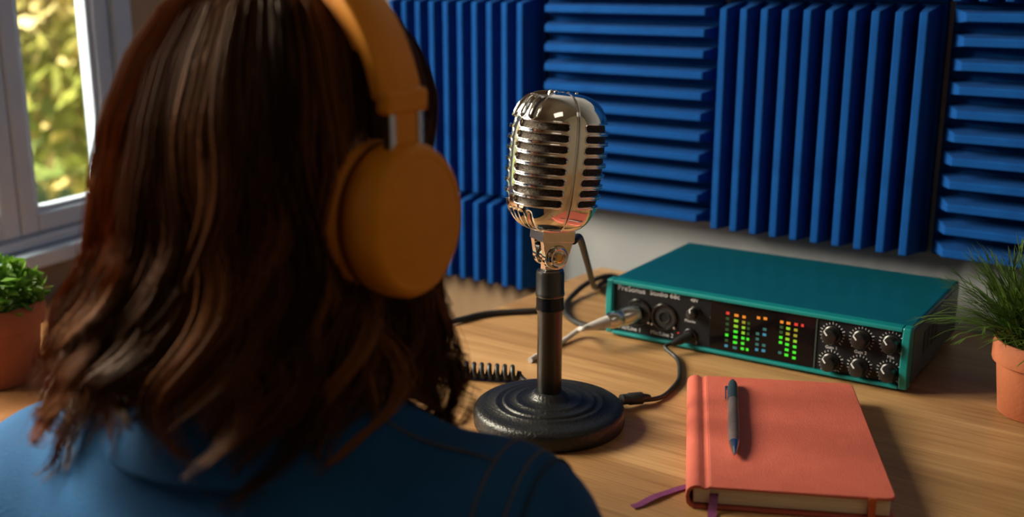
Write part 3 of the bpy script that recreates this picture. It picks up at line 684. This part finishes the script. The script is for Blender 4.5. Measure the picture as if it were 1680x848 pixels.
# ================================================================== POT PLANTS
def pot(loc, rt, rb, h, mt, label, fol, fmat):
    t = empty('potted_plant', loc); tag(t, label, 'potted plant', None)
    rim = h * .30
    MB().lathe([(rb - .002, 0), (rb, .0015), (rt * .90, h - rim), (rt * .985, h - rim + .0008), (rt, h - rim + .003), (rt, h - .002), (rt - .0015, h), (rt - .0045, h - .0005), (rt - .006, h - .008), (rb - .004, .006), (.0005, .005)], 64, caps=True).build('pot', mt, t, angle=50)
    MB().lathe([(rt - .0062, h - .016), (rt * .6, h - .0125), (rt * .2, h - .0115), (.0005, h - .0115)], 32, caps=False).build('soil', 'soil', t)
    V, F = fol(h - .012, rt)
    fo = np_mesh('foliage', V, F, fmat, t); fo['kind'] = 'stuff'
    return t
def blades(h, rt, n=620):
    Vs = []; Fs = []; base = 0; g = np.random.default_rng(3)
    for i in range(n):
        az = g.uniform(0, 2 * math.pi); r0 = rt * .62 * math.sqrt(g.uniform()); L = g.uniform(.055, .108); lean = g.uniform(.25, 1.6) * (.5 + .7 * r0 / rt); az2 = az + g.normal(0, .5)
        p = np.array((r0 * math.cos(az), r0 * math.sin(az), h)); w_ = g.uniform(.0009, .0019); K = 6
        d = np.array((math.cos(az2), math.sin(az2), 0)); sd = np.array((-math.sin(az2), math.cos(az2), 0)); an = lean * .55
        q = p.copy(); pts = []
        for k in range(K + 1):
            pts.append(q.copy()); q = q + (d * math.sin(an) + np.array((0, 0, math.cos(an)))) * L / K; an += lean * .17
        for k, q in enumerate(pts):
            ww = w_ * (1 - (k / K) ** 2 * .9); up = np.array((0, 0, 1)) * ww * .35
            Vs += [q - sd * ww, q + up + d * ww * -.3, q + sd * ww]
        for k in range(K):
            a = base + 3 * k; Fs += [(a, a + 1, a + 4, a + 3), (a + 1, a + 2, a + 5, a + 4)]
        base += 3 * (K + 1)
        # side needles
        for s_ in range(5):
            k = g.integers(1, K); q = pts[k]; dd = (pts[k + 1] - pts[k]) / (L / K) + sd * g.choice((-1, 1)) * g.uniform(.35, .7) + g.normal(0, .15, 3); dd /= np.linalg.norm(dd)
            l2 = g.uniform(.012, .024); s2 = np.cross(dd, (0, 0, 1)); s2 /= np.linalg.norm(s2) + 1e-9; ww = .0009
            Vs += [q - s2 * ww * .5, q + s2 * ww * .5, q + dd * l2 * .6 + s2 * ww, q + dd * l2, q + dd * l2 * .6 - s2 * ww]; Vs.pop(); Vs.pop()
            Vs += [q + dd * l2]
            Fs += [(base, base + 1, base + 2, base + 3)]; base += 4
    return Vs, Fs
def bushy(h, rt, n=900):
    Vs = []; Fs = []; base = 0; g = np.random.default_rng(5)
    for i in range(n):
        d = g.normal(size=3); d[2] = abs(d[2]); d /= np.linalg.norm(d); rad = g.uniform(.3, 1) ** .5
        c = np.array((0, 0, h)) + d * rad * np.array((rt * 1.08, rt * 1.08, .056)) + np.array((0, 0, .006))
        a = d + g.normal(0, .6, 3); a /= np.linalg.norm(a); b = np.cross(a, g.normal(size=3)); b /= np.linalg.norm(b); s = g.uniform(.005, .010); n_ = np.cross(a, b)
        Vs += [c - a * s, c + b * s * .45 + n_ * s * .15, c + a * s, c - b * s * .45 + n_ * s * .15]; Fs.append((base, base + 1, base + 2, base + 3)); base += 4
        if i % 5 == 0:
            r_ = np.array((d[0] * rt * .3, d[1] * rt * .3, h)); sd = np.cross(c - r_, (0, 0, 1)); sd = sd / (np.linalg.norm(sd) + 1e-9) * .0008; sd2 = np.array((0, 0, .0008))
            Vs += [r_ - sd, r_ + sd, c + sd, c - sd]; Fs.append((base, base + 1, base + 2, base + 3)); base += 4
    return Vs, Fs
pot((.463, .905, TZ), .041, .0315, .068, 'terracotta', 'small terracotta pot of needle-leaved greenery at the right edge of the desk', blades, 'needle')
pot((-.545, 1.085, SBZ), .058, .046, .084, 'terracotta_dark', 'terracotta pot of bushy small-leaved greenery on the sideboard by the window', bushy, 'leaf')

# ================================================================== PERSON
def L3(p): return np.array(p, float)
HC = np.array((-.140, .668, TZ + .262)); HR = np.array((*U, 0)); HF = np.array((*N, 0)); HU = np.array((0, 0, 1.))
def HL(r, f_, u): return HC + HR * r + HF * f_ + HU * u
HROT = np.stack([HR, HF, HU], 1)
YAW = R(-21); BR = np.array((math.cos(YAW), math.sin(YAW), 0)); BF = np.array((-math.sin(YAW), math.cos(YAW), 0)); BROT = np.stack([BR, BF, HU], 1)
NB = np.array((-.158, .632, TZ + .080))                                # base of the neck
def BL(r, f_, u): return NB + BR * r + BF * f_ + HU * u
person = empty('person', (NB[0], NB[1], 0)); tag(person, 'seated person seen from behind with long brown hair and denim jacket', 'person')
POFF = np.array((NB[0], NB[1], 0))
SHR, SHL = BL(.160, .0, -.034), BL(-.170, .0, -.058)
ELR, ELL = BL(.205, .02, -.29), BL(-.212, .03, -.29)
HAR, HAL = BL(.11, .20, -.40), BL(-.11, .20, -.40)
PEL = BL(0, .0, -.40)
def body_f(P):
    d = sd_ell(P, HL(0, 0, .000), (.073, .092, .098), HROT)
    d = smin(d, sd_ell(P, HL(0, .028, -.050), (.056, .066, .068), HROT), .03)
    d = smin(d, sd_cap(P, HL(0, .090, .000), HL(0, .106, -.030), .008, .011), .012)              # nose
    for s in (-1, 1):
        d = smin(d, sd_ell(P, HL(s * .076, -.005, -.010), (.008, .018, .030), HROT), .008)        # ear
        d = np.maximum(d, -(sd_ell(P, HL(s * .032, .096, .006), (.016, .014, .010), HROT)) - .004)
    d = smin(d, sd_cap(P, HL(-.018, .090, -.062), HL(.018, .090, -.062), .006, .006), .008)        # mouth
    d = smin(d, sd_cap(P, HL(0, -.012, -.075), NB + HU * -.03, .052, .056), .03)
    d = smin(d, sd_ell(P, BL(0, .01, -.16), (.15, .095, .19), BROT), .05)
    d = smin(d, sd_ell(P, BL(0, .01, -.38), (.155, .11, .12), BROT), .05)
    for sh, el, ha in ((SHR, ELR, HAR), (SHL, ELL, HAL)):
        d = smin(d, sd_cap(P, BL(0, 0, -.03), sh, .05, .045), .04); d = smin(d, sd_cap(P, sh, el, .044, .036), .03); d = smin(d, sd_cap(P, el, ha, .036, .025), .02)
        fd = (ha - el) / np.linalg.norm(ha - el); sd = np.cross(fd, HU); sd /= np.linalg.norm(sd); sg = 1 if ha is HAR else -1
        fd = fd * .8 - HU * .25; fd /= np.linalg.norm(fd)
        pm = ha + fd * .06; d = smin(d, sd_cap(P, ha, pm, .024, .026), .015)
        for i, (off, ln) in enumerate(((-.027, .062), (-.009, .072), (.009, .068), (.026, .052))):
            k0 = pm + sd * off + fd * .012; k1 = k0 + fd * ln * .5 - HU * .004; k2 = k1 + fd * ln * .4 - HU * .016
            d = smin(d, sd_cap(P, k0, k1, .0090, .0085), .004); d = smin(d, sd_cap(P, k1, k2, .0085, .0072), .004)
        k0 = ha + fd * .025 - sd * sg * .020; k1 = k0 + fd * .035 - sd * sg * .022; k2 = k1 + fd * .028 - sd * sg * .004
        d = smin(d, sd_cap(P, k0, k1, .011, .010), .008); d = smin(d, sd_cap(P, k1, k2, .010, .008), .004)
    return d
V, F = surfnets(body_f, NB + np.array((-.34, -.25, -.56)), NB + np.array((.34, .42, .32)), .006)
np_mesh('body', V - POFF, F, 'skin', person)
for s in (-1, 1):
    m = MB().lathe([(.0005, -.011), (.006, -.009), (.0105, -.003), (.0105, .003), (.006, .009), (.0005, .011)], 16, caps=False); m.v = [tuple(np.array(p) + HL(s * .032, .082, .006) - POFF) for p in m.v]; m.build('eye', 'eye', person)
# jacket
def jac_f(P):
    d = sd_ell(P, BL(0, .005, -.135), (.192, .122, .20), BROT)
    d = smin(d, sd_ell(P, BL(0, .01, -.36), (.178, .130, .15), BROT), .05)
    for s, sh, el, ha in ((1, SHR, ELR, HAR), (-1, SHL, ELL, HAL)):
        d = smin(d, sd_cap(P, BL(s * .03, -.005, -.014), sh, .060, .060), .035)
        d = smin(d, sd_cap(P, sh, el, .062, .052), .03); d = smin(d, sd_cap(P, el, el + (ha - el) * .9, .050, .038), .03)
    n = P - NB.astype(np.float32)
    # soft cloth folds
    d = d + .0022 * np.sin(n[..., 0] * 55 + np.sin(n[..., 2] * 30) * 1.5) * np.sin(n[..., 2] * 38 + n[..., 1] * 21)
    hole = sd_cap(P, NB + HU * .02, NB + HU * .30, .058, .066)
    return np.maximum(d, -hole)
V, F = surfnets(jac_f, NB + np.array((-.36, -.26, -.56)), NB + np.array((.36, .34, .16)), .0065)
jk = np_mesh('denim_jacket', V - POFF, F, 'denim', person)
bv = BVHTree.FromPolygons([tuple(p) for p in V], [tuple(f_) for f_ in F])
def on_jacket(c, d, off=.001):
    h = bv.ray_cast(Vector(c + d * .45), Vector(-d)); return None if h[0] is None else np.array(h[0]) + np.array(h[1]) * off
cr = []
for i in range(41):
    a = 2 * math.pi * i / 40; cr.append(NB + BR * .066 * math.cos(a) + BF * (.062 * math.sin(a)) + HU * (.026 + .014 * -math.sin(a)))
m = MB()                                                              # folded collar
vs = []
for k, p in enumerate(cr[:-1]):
    o_ = p - NB; o_[2] = 0; o_ /= np.linalg.norm(o_)
    vs += [p + HU * .022 - o_ * .004, p + HU * .026 + o_ * .002, p - HU * .014 + o_ * .026, p - HU * .018 + o_ * .022]
m.add([tuple(v - POFF) for v in vs], [(4 * k + q, 4 * k + (q + 1) % 4, 4 * ((k + 1) % 40) + (q + 1) % 4, 4 * ((k + 1) % 40) + q) for k in range(40) for q in range(4)])
m.build('collar', 'denim', jk, bevel=.002)
def seam(c, ax1, ax2, rng_, nm, r=.0011, off=.0008, mt='denim_light', step=40):
    pts = []
    for i in range(step + 1):
        a = R(rng_[0] + (rng_[1] - rng_[0]) * i / step); h = on_jacket(c, ax1 * math.cos(a) + ax2 * math.sin(a), off)
        if h is not None: pts.append(tuple(h - POFF))
    if len(pts) > 3: MB().tube(spline(pts, 3), r, 6).build(nm, mt, jk)
for s, sh in ((1, SHR), (-1, SHL)):
    for k, dx in enumerate((0, .008, .024) if s > 0 else ()):
        c = sh + BR * s * (.034 - dx) - HU * .05; ax = HU * .95 + BR * s * -.05; ax /= np.linalg.norm(ax)
        seam(c, ax, BF, (-120, 120), 'seam', .0013 if k == 0 else .0006, .0006, 'denim_seam' if k == 0 else 'denim_light')
seam(BL(0, 0, -.115), BR, -BF, (15, 165), 'seam', .0007, .0006, 'denim_light', 60)
for s in (-1, 1):
    pts = []
    for i in range(18):
        t = i / 17; p = BL(s * (.07 + .095 * t), -.012, 0); h = bv.ray_cast(Vector(p + HU * .2), Vector((0, 0, -1)))
        if h[0] is not None: pts.append(tuple(np.array(h[0]) + HU * .0006 - POFF))
    MB().tube(pts, .0006, 6).build('seam', 'denim_light', jk)
# trousers and shoes (under the desk)
KNR, KNL = BL(.10, .40, -.40), BL(-.10, .40, -.40)
def tro_f(P):
    d = sd_ell(P, BL(0, .0, -.44), (.175, .125, .10), BROT)
    for s, kn in ((1, KNR), (-1, KNL)):
        an = kn + BF * .03; an = np.array((an[0], an[1], .10))
        d = smin(d, sd_cap(P, BL(s * .085, 0, -.435), kn, .085, .062), .03); d = smin(d, sd_cap(P, kn, an, .06, .045), .03)
    return d
V, F = surfnets(tro_f, (NB[0] - .36, NB[1] - .26, .02), (NB[0] + .5, NB[1] + .62, TZ - .14), .009)
np_mesh('trousers', V - POFF, F, 'trousers', person)
for kn in (KNR, KNL):
    a = np.array((kn[0], kn[1], .045)) + BF * .01; b = a + BF * .16; b[2] = .038
    V, F = surfnets(lambda P: np.maximum(smin(sd_cap(P, a, b, .045, .036), sd_cap(P, a + HU * .01, a + HU * .07, .042, .040), .02), .0 - P[..., 2]), np.minimum(a, b) - .08, np.maximum(a, b) + .12, .007)
    np_mesh('shoe', V - POFF, F, 'shoe', person)
# stool
st = empty('stool', (PEL[0], PEL[1], 0), YAW); tag(st, 'round wooden stool beneath the seated person', 'stool')
sz = .285
MB().lathe([(.155, sz - .035), (.165, sz - .028), (.165, sz - .006), (.158, sz)], 40).build('seat', 'oak_dark', st, angle=50)
for i in range(4):
    a = R(45 + 90 * i); MB().tube([(.10 * math.cos(a), .10 * math.sin(a), sz - .036), (.15 * math.cos(a), .15 * math.sin(a), 0.002)], .014, 10).build('leg', 'oak_dark', st)

# ------------------------------------------------------------------ hair
PR = np.array([(0, .1210), (.034, .1155), (.060, .0985), (.080, .0710), (.094, .0390), (.1020, .0040), (.1080, -.028), (.1250, -.060), (.1450, -.093), (.1500, -.128), (.1500, -.160), (.1400, -.187), (.122, -.207)])
_l = np.concatenate([[0], np.cumsum(np.hypot(np.diff(PR[:, 0]), np.diff(PR[:, 1])))]); _l /= _l[-1]
def env(tau, az, k):
    """hair envelope: az measured from the face direction towards the right ear; returns world points"""
    r = np.interp(tau, _l, PR[:, 0]); u = np.interp(tau, _l, PR[:, 1])
    # sweep away from the face
    az = (az + math.pi) % (2 * math.pi) - math.pi
    lim = np.interp(tau, (0, .25, .45), (0, .6, 1.15)); s = np.sign(az) + (az == 0); az = s * np.maximum(np.abs(az), lim + (np.abs(az)) * .15)
    rt = np.cos(az - math.pi / 2)                                      # +1 at the right ear, -1 at the left
    low = np.clip((tau - .42) / .25, 0, 1)
    press = np.exp(-((az - math.pi / 2) / .62) ** 2) * np.clip((tau - .22) / .16, 0, 1)
    f_ = 1 - .26 * press * (1 - .35 * low) - .21 * np.clip(rt, 0, 1) * low
    back = np.clip(-np.cos(az), 0, 1); f_ = f_ * (1 - .12 * back * low)
    left = np.clip(-np.cos(az - math.pi / 2 - .55), 0, 1); f_ = f_ * (1 + .05 * left * low)
    r = r * f_ * k
    x = r * np.sin(az) * .97; y = r * np.cos(az) * 1.06
    return HC + HR * x[..., None] + HF * y[..., None] + HU * u[..., None]
NA, NTu = 120, 40
az = np.linspace(-math.pi, math.pi, NA, endpoint=False); ta = np.linspace(0.0, .72, NTu)
Vb = env(np.broadcast_to(ta, (NA, NTu)), np.broadcast_to(az[:, None], (NA, NTu)), .91).reshape(-1, 3) - HU * .006
i = np.arange(NA)[:, None]; j = np.arange(NTu - 1)[None]; i2 = (i + 1) % NA
# leave the face open
Fb = np.stack([i * NTu + j, i * NTu + j + 1, i2 * NTu + j + 1, i2 * NTu + j], -1)
keep = ~((np.abs(az)[:, None] < .22) & (ta[:-1][None] > .30)); Fb = Fb[keep]
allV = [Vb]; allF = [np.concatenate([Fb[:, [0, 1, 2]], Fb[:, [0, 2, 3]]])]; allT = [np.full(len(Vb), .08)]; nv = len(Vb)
NLOCK, NSTR, SEG = 300, 33, 26
ga = np.random.default_rng(11)
lk = np.repeat(np.arange(NLOCK), NSTR); n_ = len(lk)
laz = ga.uniform(-math.pi, math.pi, NLOCK); ltau0 = np.where(ga.uniform(size=NLOCK) < .55, ga.uniform(0, .12, NLOCK), ga.uniform(.08, .45, NLOCK))
left_w = np.clip(-np.cos(laz - math.pi / 2 - .5), 0, 1)
lend = np.interp(-(-.120 - .055 * left_w ** 2 + ga.normal(0, .022, NLOCK) * (1 + .6 * (np.abs(laz - 1.3) < .6))), -PR[:, 1], _l)
lk_lay = np.where(ltau0 < .13, ga.uniform(.95, 1.03, NLOCK), ga.uniform(.88, .99, NLOCK))
lph = ga.uniform(0, 2 * math.pi, NLOCK); lfr = ga.uniform(2.0, 3.4, NLOCK); lam = ga.uniform(.6, 1.35, NLOCK); ltint = np.clip(ga.normal(.52, .25, NLOCK), .03, 1)
lcurl = ga.uniform(-1, 1, NLOCK)
t = np.linspace(0, 1, SEG)[None]
tau = (ltau0[lk] + ga.normal(0, .02, n_))[:, None].clip(0, .5); tau = tau + (np.clip(lend[lk] + ga.normal(0, .02, n_), .5, 1)[:, None] - tau) * t
spread = (.065 * (1 - .55 * t ** 1.5)) * ga.normal(0, 1, n_)[:, None]
grow = np.clip((tau - .26) / .50, 0, 1) ** 1.2
wav = np.sin(2 * math.pi * lfr[lk][:, None] * tau + lph[lk][:, None])
wav2 = np.cos(2 * math.pi * lfr[lk][:, None] * tau + lph[lk][:, None] + .6)
azs = laz[lk][:, None] + spread + .21 * lam[lk][:, None] * grow * wav + .10 * lcurl[lk][:, None] * grow ** 2
kk_ = lk_lay[lk][:, None] + ga.normal(0, .018, n_)[:, None] * (1 - .4 * t) + .10 * lam[lk][:, None] * grow * wav2
frz = ga.uniform(size=n_) < .05                                       # fly-aways
kk_ = kk_ + np.where(frz[:, None], .07 * t * ga.uniform(0, 1, n_)[:, None], 0)
Ps = env(tau, azs, kk_)
Ps[..., :2] += (ga.normal(0, 1, (n_, 1, 2)) * .003 * np.clip(t - .5, 0, 1)[..., None])
# keep strands off the jacket
fl_ = Ps.reshape(-1, 3); low_i = np.nonzero(fl_[:, 2] < TZ + .20)[0]
for q in low_i:
    p = Vector(fl_[q]); h = bv.find_nearest(p, .06)
    if h[0] is not None:
        dd = (p - h[0]).dot(h[1])
        if dd < .003: fl_[q] = np.array(h[0] + h[1] * (.003 + .004 * random.random()))
Ps = fl_.reshape(n_, SEG, 3)
tg_ = np.gradient(Ps, axis=1); tg_ /= np.linalg.norm(tg_, axis=-1, keepdims=True) + 1e-9
rad = Ps - HC; rad[..., 2] *= .3; a_ = np.cross(tg_, rad); a_ /= np.linalg.norm(a_, axis=-1, keepdims=True) + 1e-9; b_ = np.cross(a_, tg_)
wd = (.00060 * (1 - .75 * t ** 3))[..., None] * np.where(frz, .6, 1)[:, None, None]
ring = np.stack([Ps + (a_ * math.cos(x) + b_ * math.sin(x)) * wd for x in (0, 2.094, 4.189)], 2)      # n, SEG, 3, 3
idx = np.arange(n_ * SEG * 3).reshape(n_, SEG, 3)
q = [np.stack([idx[:, :-1, k], idx[:, :-1, (k + 1) % 3], idx[:, 1:, (k + 1) % 3], idx[:, 1:, k]], -1).reshape(-1, 4) for k in range(3)]
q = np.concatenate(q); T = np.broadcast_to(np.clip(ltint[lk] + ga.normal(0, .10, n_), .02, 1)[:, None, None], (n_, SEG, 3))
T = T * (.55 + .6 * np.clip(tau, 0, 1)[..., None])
allV.append(ring.reshape(-1, 3)); allF.append(np.concatenate([q[:, [0, 1, 2]], q[:, [0, 2, 3]]]) + nv); allT.append(T.reshape(-1))
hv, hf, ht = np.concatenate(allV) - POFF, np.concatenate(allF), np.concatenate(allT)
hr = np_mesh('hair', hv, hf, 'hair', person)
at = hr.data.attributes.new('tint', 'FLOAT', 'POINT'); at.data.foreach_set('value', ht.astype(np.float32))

# ================================================================== HEADPHONES
hp = empty('headphones', tuple(HC)); hp.rotation_euler = (0, 0, A36); tag(hp, 'orange over-ear headphones worn over the brown hair', 'headphones')
FO = -.004                                                            # cups sit just behind head centre
def ribbon_arc(w2, th2, rx, ru, a0, a1, n=48, du=0, cx=0):
    vs = []; fs = []
    sec = [(-w2, -th2), (-w2 * .6, -th2 * 1.3), (w2 * .6, -th2 * 1.3), (w2, -th2), (w2, th2 * .6), (w2 * .75, th2), (-w2 * .75, th2), (-w2, th2 * .6)]; K = len(sec)
    for i in range(n + 1):
        a = R(a0 + (a1 - a0) * i / n); x = rx * math.sin(a) + cx; z = ru * math.cos(a) + du; nx, nz = math.sin(a) / rx, math.cos(a) / ru; l = math.hypot(nx, nz); nx /= l; nz /= l
        for f_, h in sec: vs.append((x + nx * h, f_ + FO, z + nz * h))
    for i in range(n):
        for k in range(K): fs.append((i * K + k, i * K + (k + 1) % K, (i + 1) * K + (k + 1) % K, (i + 1) * K + k))
    fs += [tuple(range(K - 1, -1, -1)), tuple(n * K + k for k in range(K))]
    return MB().add(vs, fs)
ribbon_arc(.0165, .0050, .0950, .102, -78, 78, du=.028, cx=.006).build('headband', 'orange', hp, bevel=.0012)
ribbon_arc(.0145, .0032, .0885, .095, -60, 60, du=.028, cx=.006).build('headband_pad', 'orange_pad', hp)
for s in (-1, 1):
    def sx(m): 
        if s < 0: m.v = [(-x + .010, y, z) for x, y, z in m.v]; m.f = [f_[::-1] for f_ in m.f]
        return m
    sx(MB().box(.0965, .1065, FO - .0172, FO + .0172, .040, .054)).build('band_end', 'orange', hp, smooth=False, bevel=.003)
    sl = sx(MB().box(.0985, .1045, FO - .0095, FO + .0095, .018, .046)).build('slider', 'orange', hp, smooth=False, bevel=.002)
    for d in (-1, 1): sx(MB().box(.0990, .1050, FO + d * .0115 - .0022, FO + d * .0115 + .0022, .018, .046)).build('slider_rail', 'steel', sl, smooth=False, bevel=.0008)
    cup = sx(MB().lathe([(.0340, .086), (.0395, .0875), (.0415, .090), (.0420, .098), (.0415, .106), (.0395, .1100), (.0370, .1115), (.0350, .1118), (.0340, .1113), (.0320, .1119), (.0200, .1126), (.0005, .1128)], 64, origin=(.002, FO, -.020), axis='x', sx=.94, sy=1.06)).build('ear_cup', 'orange', hp, angle=35)
    sx(MB().lathe([(.0350, .0835), (.0405, .0838), (.0405, .0862), (.0350, .0865)], 64, origin=(.002, FO, -.020), axis='x', sx=.94, sy=1.06)).build('cup_ring', 'brass', cup)
    sx(MB().lathe([(.0240, .072), (.0330, .0715), (.0390, .073), (.0412, .076), (.0402, .080), (.0370, .0838), (.0240, .084)], 64, origin=(.002, FO, -.020), axis='x', sx=.94, sy=1.06)).build('ear_cushion', 'orange_pad', cup)
